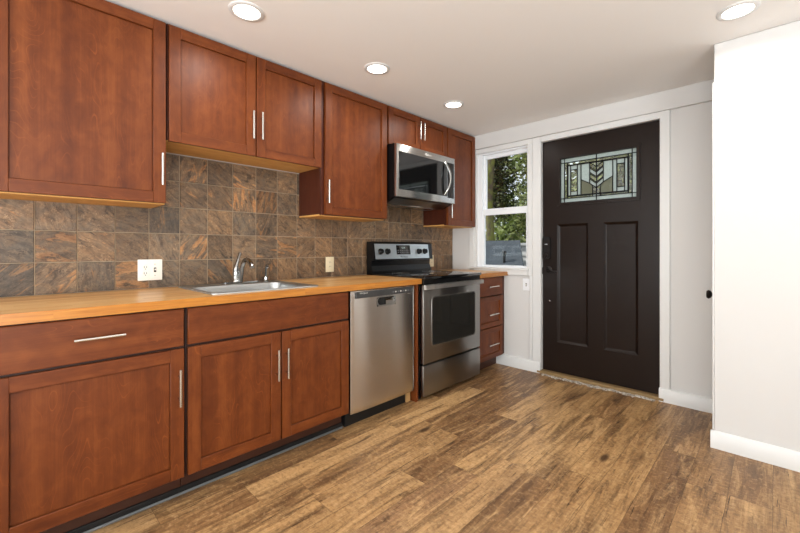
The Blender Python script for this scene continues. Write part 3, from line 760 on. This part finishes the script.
# backguard: black hood-shaped case leaning back, silver control panel
b = MB().prism([(.012, .905), (.085, .905), (.085, .945), (.068, .99), (.072, 1.035), (.108, 1.040), (.088, 1.185), (.070, 1.197), (.012, 1.197)], A, B_, 1)
bg = b.build('backguard', 'black', rg, smooth=False)
tl = math.atan2(.020, .145)
Mx = lambda x, y, z: face_x(x, y, z, tl)
def slope(z): return .108-.020*(z-1.040)/.145
pn = MB(); pn.prism([(slope(1.048)-.002, 1.048), (slope(1.048)+.003, 1.048), (slope(1.178)+.003, 1.178), (slope(1.178)-.002, 1.178)], 2.166, 2.860, 1)
pn = pn.build('control_panel', plain('silver_panel', (196, 204, 208), .35, .85), bg, smooth=False)
sl = (-.020, 0, .145); nrm = Vector((.145, 0, .020)).normalized()
for yy in (2.226, 2.306, 2.715, 2.798):
    c = Vector((slope(1.112)+.003, yy, 1.112))
    k = MB().lathe([(0, 0), (.027, 0), (.026, .006), (.021, .010), (.020, .024), (.017, .028), (0, .028)], c, nrm, 20)
    kb = k.build('knob', 'black', pn)
    MB().box(-.005, .005, -.004, .004, -.022, .022, .002).bm.free()
    g = MB(); g.box(-.019, .019, -.004, .004, .024, .036, .002, rot=Matrix.Translation(c) @ Vector((0, 0, 1)).rotation_difference(nrm).to_matrix().to_4x4())
    g.build('knob_grip', 'black', kb)
ds = MB().prism([(slope(1.085)+.002, 1.085), (slope(1.085)+.0042, 1.085), (slope(1.168)+.0042, 1.168), (slope(1.168)+.002, 1.168)], 2.420, 2.598, 1).build('display', 'black_glass', pn, smooth=False)
text('12:00', .022, plain('display_digits', (180, 205, 200), .4), ds, Mx(slope(1.145)+.0042, 2.51, 1.145), 'lettering', .0005)
for i in range(6):
    for j in range(2):
        z = 1.10+.018*j; yy = 2.433+.028*i
        MB().box(slope(z)+.0035, slope(z)+.0048, yy, yy+.014, z, z+.007).build('button', 'grey_vinyl', ds)
text('Whirlpool', .022, 'text_dark', pn, Mx(slope(1.064)+.003, 2.51, 1.064), 'lettering', .0005)

# ---------------------------------------------------------------- microwave
mw = thing('microwave_oven', 'stainless over-the-range microwave under the small cherry cabinet', 'microwave', (.19, 2.525, 1.50))
b = MB().prism([(.004, 1.515), (.25, 1.515), (.345, 1.553), (.345, 1.978), (.004, 1.978)], A-.006, B_-.002, 1)
b.build('microwave_case', 'black', mw, smooth=False)
b = MB(); b.prism([(.03, 1.512), (.25, 1.512), (.33, 1.545), (.33, 1.5475), (.249, 1.516), (.03, 1.516)], A+.02, B_-.03, 1)
vg = b.build('underside_panel', 'steel_dark', mw, smooth=False)
for yy in (2.36, 2.70): MB().box(.06, .20, yy-.12, yy+.12, 1.5085, 1.513, .001).build('grease_filter', 'steel', vg)
for yy in (2.50, 2.56): MB().box(.21, .245, yy-.02, yy+.02, 1.509, 1.513, .001).build('cooktop_lamp', 'text_light', vg)
md = MB().box(.347, .378, A-.004, B_-.004, 1.553, 1.974, .005, seg=2).build('microwave_door', 'steel', mw)
MB().box(.372, .3805, 2.170, 2.790, 1.612, 1.915, .001).build('door_glass', 'black_glass', md)
MB().box(.372, .3805, 2.802, 2.894, 1.600, 1.922, .001).build('control_panel', 'black_glass', md)
b = MB(); pts = []
for k in range(15):
    t = k/14; pts.append((.379+.048*math.sin(PI*t)**.7, 2.752+.030*math.sin(PI*t), 1.625+.29*t))
b.tube(pts, [.010]+[.0115]*13+[.010], 12); b.build('microwave_handle', 'chrome', md)
swirl(md, .379, 2.515, 1.947, .022, 'text_light')
text('Whirlpool', .020, 'text_light', md, face_x(.378, 2.53, 1.942), 'lettering', .0006)

# ---------------------------------------------------------------- outlets
def plate_x(y0, y1, z0, z1, mat, label, cat, name):
    r = thing(name, label, cat, (-.018, (y0+y1)/2, (z0+z1)/2))
    MB().box(-.0195, -.013, y0, y1, z0, z1, .002, seg=2).build('cover_plate', mat, r)
    return r
r = plate_x(.513, .631, .958, 1.076, 'plate', 'wide white cover plate with outlet and switch on slate tiles left of sink', 'outlet', 'wall_outlet')
rc = MB().box(-.0135, -.011, .532, .566, .983, 1.051, .002).build('receptacle', 'plate', r)
for z in (1.034, 1.0):
    b = MB(); b.box(-.0112, -.0106, .541, .5435, z-.006, z+.006); b.box(-.0112, -.0106, .553, .5555, z-.005, z+.005)
    b.lathe([(0, 0), (.0025, 0), (.0025, .0006), (0, .0006)], (-.0112, .5485, z-.011), (1, 0, 0), 8); b.build('slots', 'slot', rc)
sw = MB().box(-.0135, -.012, .589, .601, 1.004, 1.030, .001).build('switch_slot', 'slot', r)
MB().box(-.013, -.003, .5915, .5985, 1.014, 1.024, .002).build('toggle', 'plate', sw)
for z in (.985, 1.049): MB().lathe([(0, 0), (.003, 0), (.002, .001), (0, .001)], (-.013, .595, z), (1, 0, 0), 8).build('screw_head', 'nickel', r)
for k, (ya, yb, lab) in enumerate(((1.752, 1.828, 'ivory outlet cover plate on slate tiles between sink and range'), (3.005, 3.078, 'ivory outlet cover plate on slate tiles right of the range'))):
    r = plate_x(ya, yb, .953, 1.072, 'ivory', lab, 'outlet', 'wall_outlet'); m = (ya+yb)/2
    rc = MB().box(-.0135, -.0115, m-.017, m+.017, .980, 1.046, .002).build('receptacle', 'ivory', r)
    for z in (1.030, .996):
        b = MB(); b.box(-.0117, -.0111, m-.007, m-.005, z-.005, z+.005); b.box(-.0117, -.0111, m+.005, m+.007, z-.005, z+.005); b.build('slots', 'slot', rc)
r = thing('wall_switch', 'white switch plate on the white wall below the window', 'switch', (.838, YB, .80))
MB().box(.804, .873, YB-.007, YB-.0005, .742, .855, .002).build('cover_plate', 'vinyl', r)
MB().box(.833, .844, YB-.016, YB-.0065, .788, .806, .002).build('toggle', 'text_light', r)
MB().box(.831, .846, YB-.0078, YB-.0065, .784, .812, .0005).build('switch_slot', 'slot', r)

# ---------------------------------------------------------------- recessed lights
def downlight(x, y, label):
    r = thing('recessed_light', label, 'ceiling light', (x, y, ZC), 'recessed ceiling lights')
    MB().lathe([(.060, -.001), (.063, -.006), (.076, -.007), (.083, -.003), (.084, 0)], (x, y, ZC), n=40).build('trim_ring', 'trim_white', r)
    MB().lathe([(0, -.0045), (.062, -.0035), (.062, -.0005)], (x, y, ZC), n=36).build('lens', 'lens', r)
    l = bpy.data.lights.new('bulb', 'AREA'); l.shape = 'DISK'; l.size = .10; l.energy = LAMP_W; l.color = (1.0, .96, .91); l.spread = math.radians(165)
    o = bpy.data.objects.new('bulb', l); C.objects.link(o); o.parent = r; o.location = (0, 0, -.012)
downlight(.650, .830, 'lit recessed ceiling light nearest the camera, above the sink cabinet')
downlight(.665, 1.680, 'lit recessed ceiling light above the dishwasher, second along the cabinets')
downlight(.648, 2.528, 'lit recessed ceiling light above the range, farthest along the cabinets')
downlight(2.398, 2.500, 'lit recessed ceiling light beside the white wall on the right')
downlight(2.398, 1.650, 'lit recessed ceiling light over the open floor, right of the camera view')
downlight(2.398, .800, 'lit recessed ceiling light above the camera')

# ================================================================ outside
struct(MB().box(-14, 12, YB+.2, 26, -.45, -.35).build('yard_ground', 'soil'))
def leaves(name, mat, root, blobs, n, size, seed, org):
    R_ = random.Random(seed); V, F, T = [], [], []
    tot = sum(r[0]*r[1]*r[2] for c, r in blobs)
    for c, rad in blobs:
        for _ in range(int(n*rad[0]*rad[1]*rad[2]/tot)):
            u = Vector((R_.gauss(0, 1), R_.gauss(0, 1), R_.gauss(0, 1))).normalized()*(R_.random()**.40)
            p = Vector((c[0]+u.x*rad[0], c[1]+u.y*rad[1], c[2]+u.z*rad[2]))
            a = Vector((R_.gauss(0, 1), R_.gauss(0, 1), R_.gauss(-.4, .7))).normalized(); q = a.orthogonal().normalized()
            q = Matrix.Rotation(R_.uniform(0, 6.28), 3, a) @ q; w = a.cross(q)
            L = size*R_.uniform(.6, 1.3); k = len(V)
            V += [p, p+a*L*.5+q*L*.28+w*L*.06, p+a*L, p+a*L*.5-q*L*.28+w*L*.06]
            F += [(k, k+1, k+2), (k, k+2, k+3)]; t = R_.random()
            T += [t, t]
    me = bpy.data.meshes.new(name)
    W0 = Vector(org); me.from_pydata([tuple(v-W0) for v in V], [], F)
    at = me.attributes.new('tint', 'FLOAT', 'FACE')
    for i, t in enumerate(T): at.data[i].value = t
    me.materials.append(M[mat]); o = bpy.data.objects.new(name, me); C.objects.link(o); o.parent = root
    return o
def tree(label, x, y, trunk_r, h, mat, blobs, n, size, seed, ivy=None):
    org = (x, y, -.35); r = thing('tree', label, 'tree', org)
    R_ = random.Random(seed); pts = [(x+R_.uniform(-.06, .06), y+R_.uniform(-.05, .05), -.35+h*k/6) for k in range(7)]
    b = MB().tube(pts, [trunk_r*(1.25-.6*k/6) for k in range(7)], 10)
    for k in range(5):
        p = Vector(pts[3+k % 3]); q = p+Vector((R_.uniform(-.3, .3), R_.uniform(-.3, .3), R_.uniform(.4, .9)))
        b.tube([p, (p+q)/2+Vector((0, 0, .06)), q], [trunk_r*.4, trunk_r*.28, trunk_r*.12], 6)
    b.build('trunk', 'bark', r)
    leaves('foliage', mat, r, blobs, n, size, seed+1, org)
def bl(seed, x0, x1, y0, y1, z0, z1, n, r0, r1):
    R_ = random.Random(seed); out = []
    for _ in range(n):
        r = [min(R_.uniform(r0, r1), (x1-x0)/2.01), min(R_.uniform(r0, r1), (y1-y0)/2.01), R_.uniform(r0, r1)*.9]
        out.append(((R_.uniform(x0+r[0], x1-r[0]), R_.uniform(y0+r[1], y1-r[1]), R_.uniform(z0+r[2], z1-r[2])), r))
    return out
tree('dark mossy-trunked tree seen through the left half of the window', -1.93, 7.32, .085, 5.2, 'leaf_dark', bl(3, -3.3, -1.70, 7.45, 9.0, .2, 4.6, 26, .3, .7), 16000, .09, 11)
tree('bright olive tree seen through the right half of the window', -1.25, 8.1, .06, 5.0, 'leaf_mid', bl(5, -1.62, -.70, 7.3, 9.0, .8, 4.6, 26, .3, .55), 10000, .085, 21)
tree('leafy green tree seen through the glass of the entry door', .25, 8.1, .09, 4.6, 'leaf_mid', bl(8, -.64, 1.7, 7.25, 8.8, 1.2, 4.4, 22, .4, .7), 7500, .13, 31)
tree('pale green tree farthest back beyond the window and door glass', -1.2, 11.3, .14, 5.8, 'leaf_light', bl(9, -5.4, 1.2, 10.2, 12.4, -.2, 5.6, 44, .6, 1.1), 9000, .26, 41)
# neighbouring shed with a grey shingle hip roof, white lap-sided wall beyond
sh = thing('shed', 'low shed with a grey shingle roof outside the window', 'shed', (-1.9, 6.4, -.35))
MB().box(-3.6, -.75, 6.0, 6.8, -.35, .55).build('shed_wall', 'siding', sh)
b = MB().prism([(5.80, .55), (6.90, 1.30), (6.90, 1.25), (5.86, .51)], -3.7, -.36, 0)
for v in b.bm.verts:
    if v.co.x > -1 and v.co.y > 6.5: v.co.x = -1.02
b.build('roof', 'shingle', sh, smooth=False)
MB().lathe([(0, 0), (.025, 0), (.025, .20), (.04, .20), (.04, .23), (0, .24)], (-1.02, 6.3, .86), n=12).build('vent_pipe', 'matte_black', sh)
hs = thing('garden_wall', 'white lap-sided wall right of the shed roof outside the window', 'wall', (0, 7.05, -.35))
b = MB(); z = -.35
while z < 1.15:
    b.prism([(7.05, z), (7.032, z), (7.048, z+.15), (7.05, z+.15)], -1.3, 1.6, 0); z += .15
b.box(-1.3, 1.6, 7.05, 7.15, -.35, 1.2)
b.build('lap_siding', 'siding', hs, smooth=False)
MB().box(-1.34, 1.64, 7.0, 7.19, 1.2, 1.25).build('wall_cap', 'trim_white', hs)
